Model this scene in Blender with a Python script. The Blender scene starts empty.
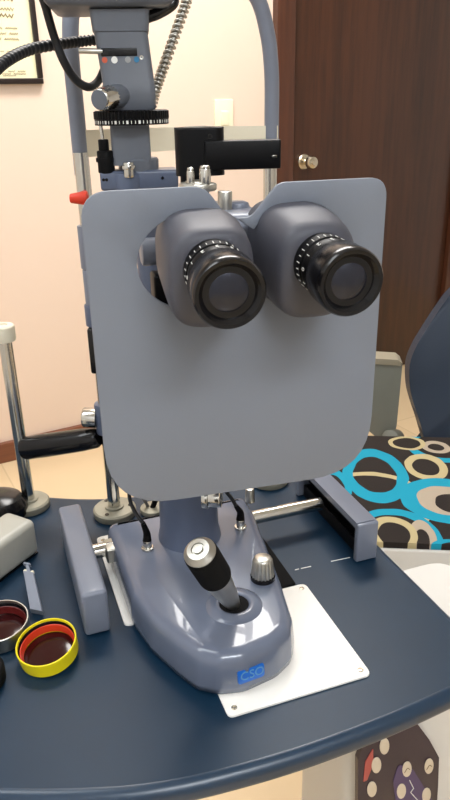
import bpy, bmesh, math, random
from mathutils import Vector, Matrix, noise
random.seed(7)
S = bpy.context.scene
COL = S.collection
R = math.radians

# ------------------------------------------------------------------ camera
F_PX = 700.0
CAM = Vector((0, 0, 1.24)); TH = R(23); RO = -math.atan2(37, 1650)
fw = Vector((0, math.cos(TH), -math.sin(TH)))
up0 = Vector((0, math.sin(TH), math.cos(TH))); rt0 = Vector((1, 0, 0))
rt = rt0*math.cos(RO) + up0*math.sin(RO); up = -rt0*math.sin(RO) + up0*math.cos(RO)
cd = bpy.data.cameras.new('camera'); cam = bpy.data.objects.new('camera', cd); COL.objects.link(cam)
cam.matrix_world = Matrix(((rt.x, up.x, -fw.x, CAM.x), (rt.y, up.y, -fw.y, CAM.y), (rt.z, up.z, -fw.z, CAM.z), (0, 0, 0, 1)))
cd.sensor_fit = 'VERTICAL'; cd.sensor_height = 24; cd.lens = 24*F_PX/800; cd.clip_start = .02
S.camera = cam
# ------------------------------------------------------------------ light and exposure
w = bpy.data.worlds.new('world'); S.world = w; w.use_nodes = True
w.node_tree.nodes['Background'].inputs[0].default_value = (.90, .94, 1, 1)
w.node_tree.nodes['Background'].inputs[1].default_value = .25
def area(name, loc, sx, sy, power, col, rz=0, tilt=(0, 0)):
    l = bpy.data.lights.new(name, 'AREA'); l.shape = 'RECTANGLE'; l.size = sx; l.size_y = sy
    l.energy = power; l.color = col
    o = bpy.data.objects.new(name, l); COL.objects.link(o); o.location = loc; o.rotation_euler = (tilt[0], tilt[1], rz)
    return o
area('ceiling_panel_light', (.05, 1.95, 2.655), 1.15, .55, 34, (1, .97, .94), R(28.4))
area('ceiling_panel_light', (.62, -1.45, 2.655), 1.15, .55, 40, (.92, .96, 1), R(28.4))
area('ceiling_panel_light', (-1.0, .35, 2.655), 1.15, .55, 12, (.92, .97, 1), R(28.4))
S.view_settings.view_transform = 'Standard'; S.view_settings.look = 'None'
S.view_settings.exposure = 0.48; S.view_settings.gamma = 1; S.view_settings.use_curve_mapping = False

# measuring helpers used to read real positions from the photograph at a known distance
def ray(x, y): return fw + rt*((x-225)/F_PX) - up*((y-400)/F_PX)
def onz(x, y, z):
    d = ray(x, y); return CAM + d*((z-CAM.z)/d.z)
def ony(x, y, Y):
    d = ray(x, y); return CAM + d*(Y/d.y)
def frame(x, y, z, deg): return Matrix.Translation((x, y, z)) @ Matrix.Rotation(R(deg), 4, 'Z')
ZT = .75
TF = frame(0, .6, ZT, 19)          # the stand on the table top
MF = frame(.011, .457, 0, 14)      # the microscope and its shield
WF = frame(-.861, 2.367, 0, 28.4)  # the back wall

# ------------------------------------------------------------------ materials
def srgb(r, g, b):
    f = lambda c: (c/255/12.92) if c/255 <= .04045 else ((c/255+.055)/1.055)**2.4
    return (f(r), f(g), f(b), 1)
MATS = {}
def mat(name, rgb, rough=.5, metal=0, bump=0, bscale=200, var=0, vscale=8, coat=0, spec=.5, trans=0, ior=1.45, emis=0):
    m = bpy.data.materials.new(name); m.use_nodes = True; nt = m.node_tree; N = nt.nodes; Lk = nt.links
    b = N['Principled BSDF']; c = srgb(*rgb)
    b.inputs['Base Color'].default_value = c; b.inputs['Roughness'].default_value = rough
    b.inputs['Metallic'].default_value = metal; b.inputs['Coat Weight'].default_value = coat
    b.inputs['Specular IOR Level'].default_value = spec; b.inputs['Transmission Weight'].default_value = trans
    b.inputs['IOR'].default_value = ior
    tc = N.new('ShaderNodeTexCoord')
    if var:
        n = N.new('ShaderNodeTexNoise'); n.inputs['Scale'].default_value = vscale; n.inputs['Detail'].default_value = 4
        Lk.new(tc.outputs['Object'], n.inputs['Vector'])
        mx = N.new('ShaderNodeMix'); mx.data_type = 'RGBA'
        mx.inputs[6].default_value = tuple(x*(1-var) for x in c[:3])+(1,); mx.inputs[7].default_value = tuple(min(1, x*(1+var)) for x in c[:3])+(1,)
        Lk.new(n.outputs[0], mx.inputs[0]); Lk.new(mx.outputs[2], b.inputs['Base Color'])
    if bump:
        n2 = N.new('ShaderNodeTexNoise'); n2.inputs['Scale'].default_value = bscale; n2.inputs['Detail'].default_value = 3
        Lk.new(tc.outputs['Object'], n2.inputs['Vector'])
        bp = N.new('ShaderNodeBump'); bp.inputs['Strength'].default_value = bump; bp.inputs['Distance'].default_value = .002
        Lk.new(n2.outputs[0], bp.inputs['Height']); Lk.new(bp.outputs[0], b.inputs['Normal'])
    if emis:
        b.inputs['Emission Color'].default_value = c; b.inputs['Emission Strength'].default_value = emis
    MATS[name] = m; return m
WALL = mat('wall_paint', (236, 214, 196), .75, bump=.06, bscale=350, var=.02, vscale=3)
WALL2 = mat('pale_wall_paint', (216, 217, 218), .75, bump=.06, bscale=350, var=.02, vscale=3)
CEIL = mat('ceiling_paint', (228, 231, 234), .8, bump=.05)
GREYP = mat('grey_enamel', (116, 122, 136), .38, bump=.05, bscale=900, var=.05, vscale=14, coat=.15)
SHIELD = mat('grey_shield_plastic', (122, 128, 139), .5, bump=.03, bscale=700, var=.03, vscale=12)
BLUEG = mat('blue_grey_enamel', (84, 94, 116), .36, bump=.04, bscale=900, var=.05, coat=.2)
BASEG = mat('base_enamel', (98, 106, 124), .25, bump=.03, bscale=900, var=.06, vscale=20, coat=.45)
TOWER = mat('tower_enamel', (96, 101, 110), .42, bump=.04, bscale=900, var=.04)
HOUSE = mat('binocular_enamel', (74, 75, 84), .5, bump=.05, bscale=1200, var=.05)
BLACK = mat('black_plastic', (12, 12, 15), .2, bump=.01, spec=.45)
BLACKM = mat('black_satin_metal', (9, 9, 11), .4, bump=.04, bscale=900, spec=.18)
RUBBER = mat('black_rubber', (10, 10, 11), .75, bump=.3, bscale=1500, spec=.2)
CHROME = mat('chrome', (205, 203, 196), .16, 1, var=.03, vscale=60)
SATIN = mat('satin_steel', (190, 188, 180), .36, 1, bump=.04, bscale=1200, var=.04)
STONE = mat('cast_disc', (150, 146, 130), .5, .3, bump=.12, bscale=500, var=.1, vscale=60)
TABLE = mat('navy_laminate', (10, 40, 62), .42, bump=.05, bscale=1400, var=.10, vscale=25, spec=.4)
EDGE = mat('navy_edge_rubber', (14, 44, 68), .33, bump=.03, bscale=800, var=.06, spec=.8)
WHITEP = mat('white_plate_paint', (247, 244, 237), .45, bump=.02)
SHELL = mat('white_shell_plastic', (212, 209, 203), .4, var=.03, vscale=4)
NAVYV = mat('navy_vinyl', (28, 42, 60), .5, bump=.15, bscale=500, var=.06)
GREYARM = mat('grey_arm_plastic', (116, 117, 108), .5, bump=.05, var=.04)
CREAM = mat('cream_strap', (222, 214, 192), .55, bump=.05)
RED = mat('red_plastic', (225, 62, 36), .4, bump=.03)
YELLOW = mat('yellow_plastic', (232, 214, 22), .38, bump=.02, var=.03, vscale=60)
ORANGE = mat('red_orange_band', (216, 62, 32), .4, bump=.02)
DKRED = mat('dark_red_glass', (44, 8, 9), .12, spec=.4, var=.1)
LABEL = mat('blue_label', (8, 100, 196), .35, bump=.02)
LETTER = mat('label_lettering', (96, 148, 190), .4, bump=.02)
WHITE = mat('white_ink', (225, 225, 220), .6, bump=.02)
BLUEDOT = mat('blue_ink', (40, 110, 150), .6, bump=.02)
REDDOT = mat('red_ink', (196, 88, 60), .6, bump=.02)
GREYDOT = mat('grey_ink', (150, 152, 152), .6, bump=.02)
PAPER = mat('cream_paper', (247, 239, 198), .8, bump=.03, var=.03, vscale=10)
INK = mat('brown_ink', (120, 98, 70), .8, bump=.02)
FRAMEB = mat('black_frame_wood', (38, 28, 26), .35, bump=.05)
PURPLE = mat('dark_purple_panel', (40, 26, 44), .35, bump=.03, var=.1, vscale=30)
PURPLE2 = mat('purple_panel_zone', (72, 56, 96), .4, bump=.03)
PINK = mat('red_panel_zone', (170, 76, 70), .4, bump=.03)
BUTTON = mat('cream_button', (206, 192, 170), .45, bump=.03)
BRASS = mat('brushed_nickel', (205, 196, 176), .25, 1, var=.03)
CABLE = mat('black_cable_rubber', (26, 28, 32), .45, bump=.05)
CABLEG = mat('grey_cable', (120, 120, 122), .4, bump=.05)
GREYBOX = mat('warm_grey_enamel', (172, 170, 160), .4, bump=.04, var=.03)
FILM = mat('grey_translucent_plastic', (140, 146, 160), .3, bump=.04, trans=.25)
COATING = mat('eyepiece_lens', (48, 50, 60), .04, .55, spec=.6, var=.05)
PLATE = mat('white_switch_plastic', (250, 244, 214), .4, bump=.02)

def wood(name, c1, c2, rough, axis_scale=(14, 14, .9)):
    m = mat(name, c1, rough, coat=.25); nt = m.node_tree; N = nt.nodes; Lk = nt.links; b = N['Principled BSDF']
    tc = N.new('ShaderNodeTexCoord'); mp = N.new('ShaderNodeMapping'); mp.inputs['Scale'].default_value = axis_scale
    n = N.new('ShaderNodeTexNoise'); n.inputs['Scale'].default_value = 3; n.inputs['Detail'].default_value = 8; n.inputs['Roughness'].default_value = .65
    n2 = N.new('ShaderNodeTexNoise'); n2.inputs['Scale'].default_value = .25; n2.inputs['Detail'].default_value = 2
    ad = N.new('ShaderNodeMath'); ad.operation = 'ADD'; ml = N.new('ShaderNodeMath'); ml.operation = 'MULTIPLY'; ml.inputs[1].default_value = .9
    cr = N.new('ShaderNodeValToRGB'); cr.color_ramp.elements[0].color = srgb(*c1); cr.color_ramp.elements[1].color = srgb(*c2)
    cr.color_ramp.elements[0].position = .62; cr.color_ramp.elements[1].position = 1.0
    Lk.new(tc.outputs['Object'], mp.inputs[0]); Lk.new(mp.outputs[0], n.inputs['Vector']); Lk.new(mp.outputs[0], n2.inputs['Vector'])
    Lk.new(n2.outputs[0], ml.inputs[0]); Lk.new(n.outputs[0], ad.inputs[0]); Lk.new(ml.outputs[0], ad.inputs[1])
    Lk.new(ad.outputs[0], cr.inputs[0]); Lk.new(cr.outputs[0], b.inputs['Base Color'])
    return m
WOOD = wood('dark_door_wood', (46, 26, 16), (70, 40, 24), .34)
JAMB = wood('jamb_wood', (54, 29, 18), (82, 46, 29), .4)
SKIRT = wood('skirting_wood', (92, 50, 32), (128, 76, 50), .45, (1, 14, 14))
def tile():
    m = mat('beige_floor_tile', (226, 202, 166), .22, coat=.2); nt = m.node_tree; N = nt.nodes; Lk = nt.links; b = N['Principled BSDF']
    tc = N.new('ShaderNodeTexCoord'); br = N.new('ShaderNodeTexBrick'); br.offset = 0
    br.inputs['Color1'].default_value = srgb(228, 204, 166); br.inputs['Color2'].default_value = srgb(222, 198, 160); br.inputs['Mortar'].default_value = srgb(212, 188, 152)
    br.inputs['Scale'].default_value = 1; br.inputs['Mortar Size'].default_value = .003; br.inputs['Brick Width'].default_value = .5; br.inputs['Row Height'].default_value = .5
    Lk.new(tc.outputs['Object'], br.inputs['Vector']); Lk.new(br.outputs[0], b.inputs['Base Color'])
    return m
TILE = tile()

# ------------------------------------------------------------------ mesh helpers (world coordinates in, root coordinates out)
ROOT = {}
def finish(bm, ang=38):
    bmesh.ops.recalc_face_normals(bm, faces=bm.faces[:])
    for f in bm.faces: f.smooth = True
    for e in bm.edges:
        if len(e.link_faces) == 2:
            e.smooth = e.calc_face_angle(0) < R(ang)
def obj(name, bm, m, parent=None, ang=38, label=None):
    finish(bm, ang)
    if parent is not None: bm.transform(ROOT[parent.name].inverted())
    me = bpy.data.meshes.new(name); bm.to_mesh(me); bm.free(); me.materials.append(m)
    o = bpy.data.objects.new(name, me); COL.objects.link(o)
    if parent is not None:
        o.parent = parent; ROOT[o.name] = ROOT[parent.name]
    if label: o['label'] = label
    return o
def thing(name, label, cat, M, group=None):
    o = bpy.data.objects.new(name, None); COL.objects.link(o); o.empty_display_size = .02
    o.matrix_world = M; o['label'] = label; o['category'] = cat
    if group: o['group'] = group
    ROOT[o.name] = M.copy(); return o
def single(name, bm, m, label, cat, M, group=None, ang=38):
    # a thing that is one mesh, its origin at M
    bm.transform(M.inverted()); o = obj(name, bm, m, None, ang); o.matrix_world = M
    o['label'] = label; o['category'] = cat
    if group: o['group'] = group
    ROOT[o.name] = M.copy(); return o
def struct(name, bm, m, M=None):
    if M is not None: bm.transform(M.inverted())
    o = obj(name, bm, m)
    if M is not None: o.matrix_world = M; ROOT[o.name] = M.copy()
    else: ROOT[o.name] = Matrix()
    o['kind'] = 'structure'; return o
def nb(): return bmesh.new()
def merge(dst, src, M=None):
    if M is not None: src.transform(M)
    me = bpy.data.meshes.new('t'); src.to_mesh(me); src.free(); dst.from_mesh(me); bpy.data.meshes.remove(me); return dst
def box(bm, lo, hi, bev=0, M=None, seg=3):
    t = nb(); lo, hi = Vector(lo), Vector(hi)
    bmesh.ops.create_cube(t, size=1, matrix=Matrix.Translation((lo+hi)/2) @ Matrix.Diagonal((*(hi-lo), 1)))
    if bev: bmesh.ops.bevel(t, geom=t.edges[:], offset=bev, segments=seg, profile=.5, affect='EDGES')
    return merge(bm, t, M)
def axis_m(p0, p1):
    p0, p1 = Vector(p0), Vector(p1); d = p1-p0
    return Matrix.Translation(p0) @ d.to_track_quat('Z', 'Y').to_matrix().to_4x4(), d.length
def lathe(bm, prof, M=None, seg=40, cap=True):
    t = nb(); rings = []
    for r, z in prof:
        if r < 1e-6: rings.append([t.verts.new((0, 0, z))])
        else: rings.append([t.verts.new((r*math.cos(2*math.pi*k/seg), r*math.sin(2*math.pi*k/seg), z)) for k in range(seg)])
    for a, b in zip(rings, rings[1:]):
        for k in range(seg):
            j = (k+1) % seg
            if len(a) == 1 and len(b) == 1: continue
            if len(a) == 1: t.faces.new((a[0], b[k], b[j]))
            elif len(b) == 1: t.faces.new((a[k], a[j], b[0]))
            else: t.faces.new((a[k], a[j], b[j], b[k]))
    if cap:
        for rg in (rings[0], rings[-1]):
            if len(rg) > 1: t.faces.new(rg)
    return merge(bm, t, M)
def cyl(bm, p0, p1, r, r1=None, seg=32, bev=0):
    M, L = axis_m(p0, p1); r1 = r if r1 is None else r1
    if bev: pr = [(r-bev, 0), (r-bev*.3, bev*.3), (r, bev), (r1, L-bev), (r1-bev*.3, L-bev*.3), (r1-bev, L)]
    else: pr = [(r, 0), (r1, L)]
    return lathe(bm, pr, M, seg)
def smooth_path(pts, n=8):
    pts = [Vector(p) for p in pts]; out = []
    P = [pts[0]*2-pts[1]] + pts + [pts[-1]*2-pts[-2]]
    for i in range(1, len(P)-2):
        a, b, c, d = P[i-1:i+3]
        for k in range(n):
            s = k/n
            out.append(.5*((2*b)+(c-a)*s+(2*a-5*b+4*c-d)*s*s+(3*b-a-3*c+d)*s**3))
    out.append(pts[-1]); return out
def tube(bm, pts, r, seg=12, n=8, raw=False, rf=None):
    path = [Vector(p) for p in pts] if raw else smooth_path(pts, n)
    t = nb(); rings = []; nrm = None
    for i, p in enumerate(path):
        d = (path[min(i+1, len(path)-1)] - path[max(i-1, 0)]).normalized()
        if nrm is None:
            nrm = d.orthogonal().normalized()
        nrm = (nrm - d*nrm.dot(d)).normalized(); bn = d.cross(nrm)
        rr = r if rf is None else rf(i, len(path))
        rings.append([t.verts.new(p + nrm*rr*math.cos(2*math.pi*k/seg) + bn*rr*math.sin(2*math.pi*k/seg)) for k in range(seg)])
    for a, b in zip(rings, rings[1:]):
        for k in range(seg): t.faces.new((a[k], a[(k+1) % seg], b[(k+1) % seg], b[k]))
    t.faces.new(rings[0]); t.faces.new(rings[-1])
    return merge(bm, t)
def round_poly(pts, rad, n=6):
    out = []; m = len(pts)
    for i, p in enumerate(pts):
        r = rad[i] if isinstance(rad, (list, tuple)) else rad
        p = Vector(p); a = Vector(pts[i-1]); b = Vector(pts[(i+1) % m])
        da = (a-p).normalized(); db = (b-p).normalized()
        if r <= 0: out.append(p); continue
        ang = da.angle(db); l = min(r/math.tan(ang/2), (a-p).length*.49, (b-p).length*.49)
        s = p+da*l; e = p+db*l
        for k in range(n+1):
            u = k/n; out.append(s*(1-u)**2 + p*2*u*(1-u) + e*u*u)
    return out
def prism(bm, outline, z0, z1, bev=0, M=None, seg=4, top=None, bev_bottom=False):
    # outline in xy; top = optional function (x, y) -> z of the upper face
    t = nb(); lo = [t.verts.new((p[0], p[1], z0)) for p in outline]
    hi = [t.verts.new((p[0], p[1], top(p[0], p[1]) if top else z1)) for p in outline]
    n = len(lo); t.faces.new(list(reversed(lo))); ft = t.faces.new(hi)
    for i in range(n): t.faces.new((lo[i], lo[(i+1) % n], hi[(i+1) % n], hi[i]))
    if bev:
        es = list(ft.edges)
        if bev_bottom: es += [e for e in t.edges if all(v in lo for v in e.verts)]
        bmesh.ops.bevel(t, geom=es, offset=bev, segments=seg, profile=.5, affect='EDGES')
    return merge(bm, t, M)
def loft(bm, rings, cap=True):
    t = nb(); vr = [[t.verts.new(p) for p in r] for r in rings]; n = len(vr[0])
    for a, b in zip(vr, vr[1:]):
        for k in range(n): t.faces.new((a[k], a[(k+1) % n], b[(k+1) % n], b[k]))
    if cap: t.faces.new(vr[0]); t.faces.new(vr[-1])
    return merge(bm, t)
def text_bm(s, size, M, depth=.0004):
    cu = bpy.data.curves.new('t', 'FONT'); cu.body = s; cu.size = size; cu.extrude = depth; cu.align_x = 'CENTER'; cu.align_y = 'CENTER'
    cu.resolution_u = 3
    o = bpy.data.objects.new('t', cu); COL.objects.link(o); dg = bpy.context.evaluated_depsgraph_get(); dg.update()
    me = bpy.data.meshes.new_from_object(o.evaluated_get(dg)); bm = nb(); bm.from_mesh(me)
    bpy.data.objects.remove(o); bpy.data.curves.remove(cu); bpy.data.meshes.remove(me)
    bm.transform(M); return bm
def V(M, x, y, z=0): return M @ Vector((x, y, z))

# ================================================================== the room
b = nb(); box(b, (-1.6, -4.2, -.1), (2.9, .1, 0)); b.transform(WF); struct('floor', b, TILE, WF)
b = nb(); box(b, (-1.6, -4.2, 2.7), (2.9, .1, 2.8)); b.transform(WF); struct('ceiling', b, CEIL, WF)
b = nb(); box(b, (-1.6, 0, 0), (1.217, .12, 2.7)); box(b, (1.217, 0, 2.16), (2.9, .12, 2.7)); box(b, (2.30, 0, 0), (2.9, .12, 2.16))
b.transform(WF); struct('wall_back', b, WALL, WF)
b = nb(); box(b, (-1.72, -4.2, 0), (-1.6, .12, 2.7)); b.transform(WF); struct('wall_left', b, WALL2, WF)
b = nb(); box(b, (2.9, -4.2, 0), (3.02, .12, 2.7)); b.transform(WF); struct('wall_right', b, WALL2, WF)
b = nb(); box(b, (-1.72, -4.32, 0), (3.02, -4.2, 2.7)); b.transform(WF); struct('wall_front', b, WALL2, WF)
b = nb(); box(b, (-1.6, -.018, 0), (1.215, 0, .08), .003); b.transform(WF); struct('baseboard_back', b, SKIRT, WF)
b = nb(); box(b, (1.217, -.03, 0), (1.300, .10, 2.16), .003); box(b, (2.215, -.03, 0), (2.30, .10, 2.16), .003); box(b, (1.217, -.03, 2.075), (2.30, .10, 2.16), .003)
b.transform(WF); struct('trim_1', b, JAMB, WF)
b = nb(); box(b, (1.306, -.008, .006), (2.209, .035, 2.07), .002); b.transform(WF)
door = struct('door_1', b, WOOD, WF)
b = nb(); M = WF @ Matrix.Translation((1.366, -.008, 1.012)) @ Matrix.Rotation(R(90), 4, 'X')
lathe(b, [(0, 0), (.031, 0), (.031, .004), (.027, .009), (.012, .012), (.011, .03), (.018, .036), (.026, .046), (.027, .056), (.022, .066), (.010, .070), (.009, .073), (0, .0735)], M)
obj('door_knob', b, BRASS, door)
# dark slot where the door meets the jamb on its far side
b = nb(); box(b, (1.300, .04, 0), (2.215, .10, 2.075)); b.transform(WF); struct('trim_2', b, JAMB, WF)

# framed certificate on the wall
T = thing('framed_certificate', 'cream certificate in a thin black frame hanging on the pale wall', 'picture frame', WF @ Matrix.Translation((0, 0, 1.31)))
b = nb(); x0, x1, z0, z1 = -.24, .325, 1.309, 1.72; fwid = .017
box(b, (x0, -.022, z0), (x1, -.001, z0+fwid), .003, WF); box(b, (x0, -.022, z1-fwid), (x1, -.001, z1), .003, WF)
box(b, (x0, -.022, z0+fwid), (x0+fwid, -.001, z1-fwid), .003, WF); box(b, (x1-fwid, -.022, z0+fwid), (x1, -.001, z1-fwid), .003, WF)
obj('frame', b, FRAMEB, T)
b = nb(); box(b, (x0+fwid, -.010, z0+fwid), (x1-fwid, -.002, z1-fwid), 0, WF); pp = obj('paper', b, PAPER, T)
random.seed(3)
def scribble(xe, z, h, n, wd, gap):
    x = xe
    for k in range(n):
        L = wd*random.uniform(.6, 1.5); xx = x-L
        # small wavy stroke standing for a word too small to read
        m = max(3, int(L/(h*.45)))
        pts = [V(WF, xx+L*i/m, -.0105, z+(h*.5 if i % 2 else -h*.5)*random.uniform(.5, 1)) for i in range(m+1)]
        b = nb(); tube(b, pts, h*.17, 4, 1, raw=True); obj('word', b, INK, pp)
        x = xx-gap
for (xe, z, h, n, wd) in ((.262, 1.548, .012, 4, .05), (.258, 1.521, .009, 4, .055), (.255, 1.503, .013, 3, .07), (.262, 1.468, .007, 6, .03), (.262, 1.453, .008, 5, .035), (.262, 1.438, .008, 5, .035),
                          (.266, 1.403, .005, 5, .035), (.24, 1.378, .005, 4, .03), (.272, 1.346, .006, 2, .03), (.272, 1.339, .005, 3, .03), (.24, 1.334, .004, 2, .03)):
    scribble(xe, z, h, n, wd, .010)

# switch plate on the wall
T = thing('wall_switch', 'white rectangular switch plate on the pale wall left of the wooden door', 'light switch', WF @ Matrix.Translation((1.0, 0, 1.19)))
b = nb(); box(b, (.960, -.009, 1.125), (1.038, -.0005, 1.252), .003, WF); obj('plate', b, PLATE, T)
b = nb(); box(b, (.983, -.013, 1.162), (1.015, -.008, 1.212), .002, WF); obj('rocker', b, PLATE, T)

# ================================================================== table
tp = [(-.62, .44), (-.40, .398), (-.27, .381), (-.181, .378), (-.134, .3765), (-.08, .378), (-.034, .385), (.013, .397), (.055, .410), (.098, .426), (.144, .445), (.195, .469), (.235, .490),
      (.252, .512), (.240, .547), (.228, .579), (.21, .628), (.189, .684), (.178, .715), (.150, .79), (.118, .880), (.095, .905), (.04, .890), (-.092, .842), (-.14, .830), (-.200, .829), (-.272, .841), (-.316, .852), (-.45, .89), (-.60, .93), (-.68, .90), (-.70, .6)]
op = [Vector((p.x, p.y)) for p in smooth_path([(x, y, 0) for x, y in tp+[tp[0]]], 4)[:-1]]
TB = thing('instrument_table', 'navy blue laminate table with a curved front edge carrying the eye instrument', 'table', frame(-.1, .62, 0, 19))
n = len(op); on = []
for i in range(n):
    d = (op[(i+1) % n]-op[i-1]).normalized(); on.append(Vector((d.y, -d.x)))
if on[0].dot(op[0]-Vector((-.1, .62))) < 0: on = [-v for v in on]
b = nb(); prism(b, [p-m*.0095 for p, m in zip(op, on)], ZT-.023, ZT, 0); obj('table_top', b, TABLE, TB)
b = nb(); t = nb(); rings = []
for p, m in zip(op, on):
    rings.append([t.verts.new((p.x+m.x*q, p.y+m.y*q, ZT+z)) for q, z in [(-.0098, -.0001)]+[(-.0095+.0095*math.sin(R(a)), -.0095+.0095*math.cos(R(a))) for a in range(8, 91, 9)]+[(0, -.0135)]+[(-.0095+.0095*math.cos(R(a)), -.0135-.0095*math.sin(R(a))) for a in range(15, 91, 15)]])
for i in range(n):
    a, c = rings[i], rings[(i+1) % n]
    for k in range(len(a)-1): t.faces.new((a[k], a[k+1], c[k+1], c[k]))
merge(b, t); obj('edge_band', b, EDGE, TB, ang=60)
for (x, y) in ((-.52, .63),):
    b = nb(); cyl(b, (x, y, 0.0), (x, y, ZT-.024), .035); obj('leg', b, SHELL, TB)
# short thin pale marks laid on the blue surface
for (p, q) in (((295, 570), (299, 569)), ((301, 568.6), (311, 566.4)), ((331, 561.5), (350, 557.5))):
    a, c = onz(*p, ZT), onz(*q, ZT); d = (c-a).normalized(); s = Vector((-d.y, d.x, 0))*.0005
    b = nb(); loft(b, [[a-s, a+s, a+s+Vector((0, 0, .0003)), a-s+Vector((0, 0, .0003))], [c-s, c+s, c+s+Vector((0, 0, .0003)), c-s+Vector((0, 0, .0003))]])
    obj('pale_mark', b, WHITE, TB, label='short pale mark on the blue surface')

# pedestal body under the table with its button panel
PD = thing('instrument_pedestal', 'off white moulded pedestal standing under the right side of the blue table', 'pedestal', frame(.2, .66, 0, 19))
PM = frame(.2, .66, 0, 19)
ol = round_poly([(-.124, -.12), (.075, -.12), (.075, .02), (-.124, .02)], .03, 8)
rings = []
for z, s in ((0, 1.04), (.06, 1.0), (.45, .97), (.60, .99), (.69, 1.0), (.725, 1.0)):
    rings.append([V(PM, p.x*s, p.y*s, z) for p in ol])
b = nb(); loft(b, rings); obj('body', b, SHELL, PD, ang=50)
# panel lies flat on the pedestal's front face
yF = -.125
pl = frame(0, 0, 0, 0)
def pan(x, y):      # photograph point on the pedestal's front plane -> pedestal coordinates
    d = ray(x, y); nn = (PM.to_3x3() @ Vector((0, 1, 0))); p0 = V(PM, 0, yF, 0)
    p = CAM + d*((p0-CAM).dot(nn)/d.dot(nn)); q = PM.inverted() @ p; return q.x, q.z
PX = PM @ Matrix.Translation((0, yF, 0)) @ Matrix.Rotation(R(90), 4, 'X')   # xy of this frame = face x and height
pts = [pan(*p) for p in ((357, 812), (357, 758), (362, 745), (375, 733), (398, 722), (416, 722), (428, 738), (438, 756), (437, 785), (434, 830), (425, 860), (375, 860))]
b = nb(); prism(b, round_poly(pts, .006, 4), -.004, .002, .001, PX); panel = obj('button_panel', b, PURPLE, PD, label='dark purple membrane panel with cream oval buttons')
b = nb(); prism(b, round_poly([pan(*p) for p in ((396, 812), (392, 780), (397, 762), (412, 768), (432, 800), (432, 830))], .004, 3), .002, .0026, 0, PX); obj('panel_zone', b, PURPLE2, panel, label='lighter violet printed area')
b = nb(); prism(b, round_poly([pan(*p) for p in ((362, 780), (364, 760), (372, 746), (372, 762), (366, 778))], .001, 3), .002, .0026, 0, PX); obj('panel_zone', b, PINK, panel, label='reddish printed stripe')
for i, (x, y) in enumerate(((383, 744), (375, 763), (370.6, 787), (405.5, 767), (400, 789), (427.5, 764), (425, 793), (372, 812), (398, 812), (420, 818))):
    q = pan(x, y); b = nb()
    lathe(b, [(0, 0), (.0052, 0), (.0052, .0004), (.0048, .0007), (0, .0008)], PX @ Matrix.Translation((q[0], q[1], .0025)) @ Matrix.Rotation(R(10), 4, 'Z') @ Matrix.Diagonal((1.05, 2.3, 1, 1)), 20)
    obj('button', b, BUTTON, panel)
    if i in (3, 5):
        b = nb(); c = V(PX, q[0], q[1], .004)
        tube(b, [V(PX, q[0]-.003, q[1]-.003, .0034), V(PX, q[0], q[1]+.002, .0034), V(PX, q[0]+.003, q[1]-.001, .0034)], .0004, 5, 3)
        obj('button_icon', b, INK, panel)
b = nb(); tube(b, [V(PX, *pan(*p), .003) for p in ((408, 778), (412, 786), (409, 790), (418, 800))], .0005, 5, 1, raw=True); obj('zigzag_mark', b, WHITE, panel)

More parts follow.
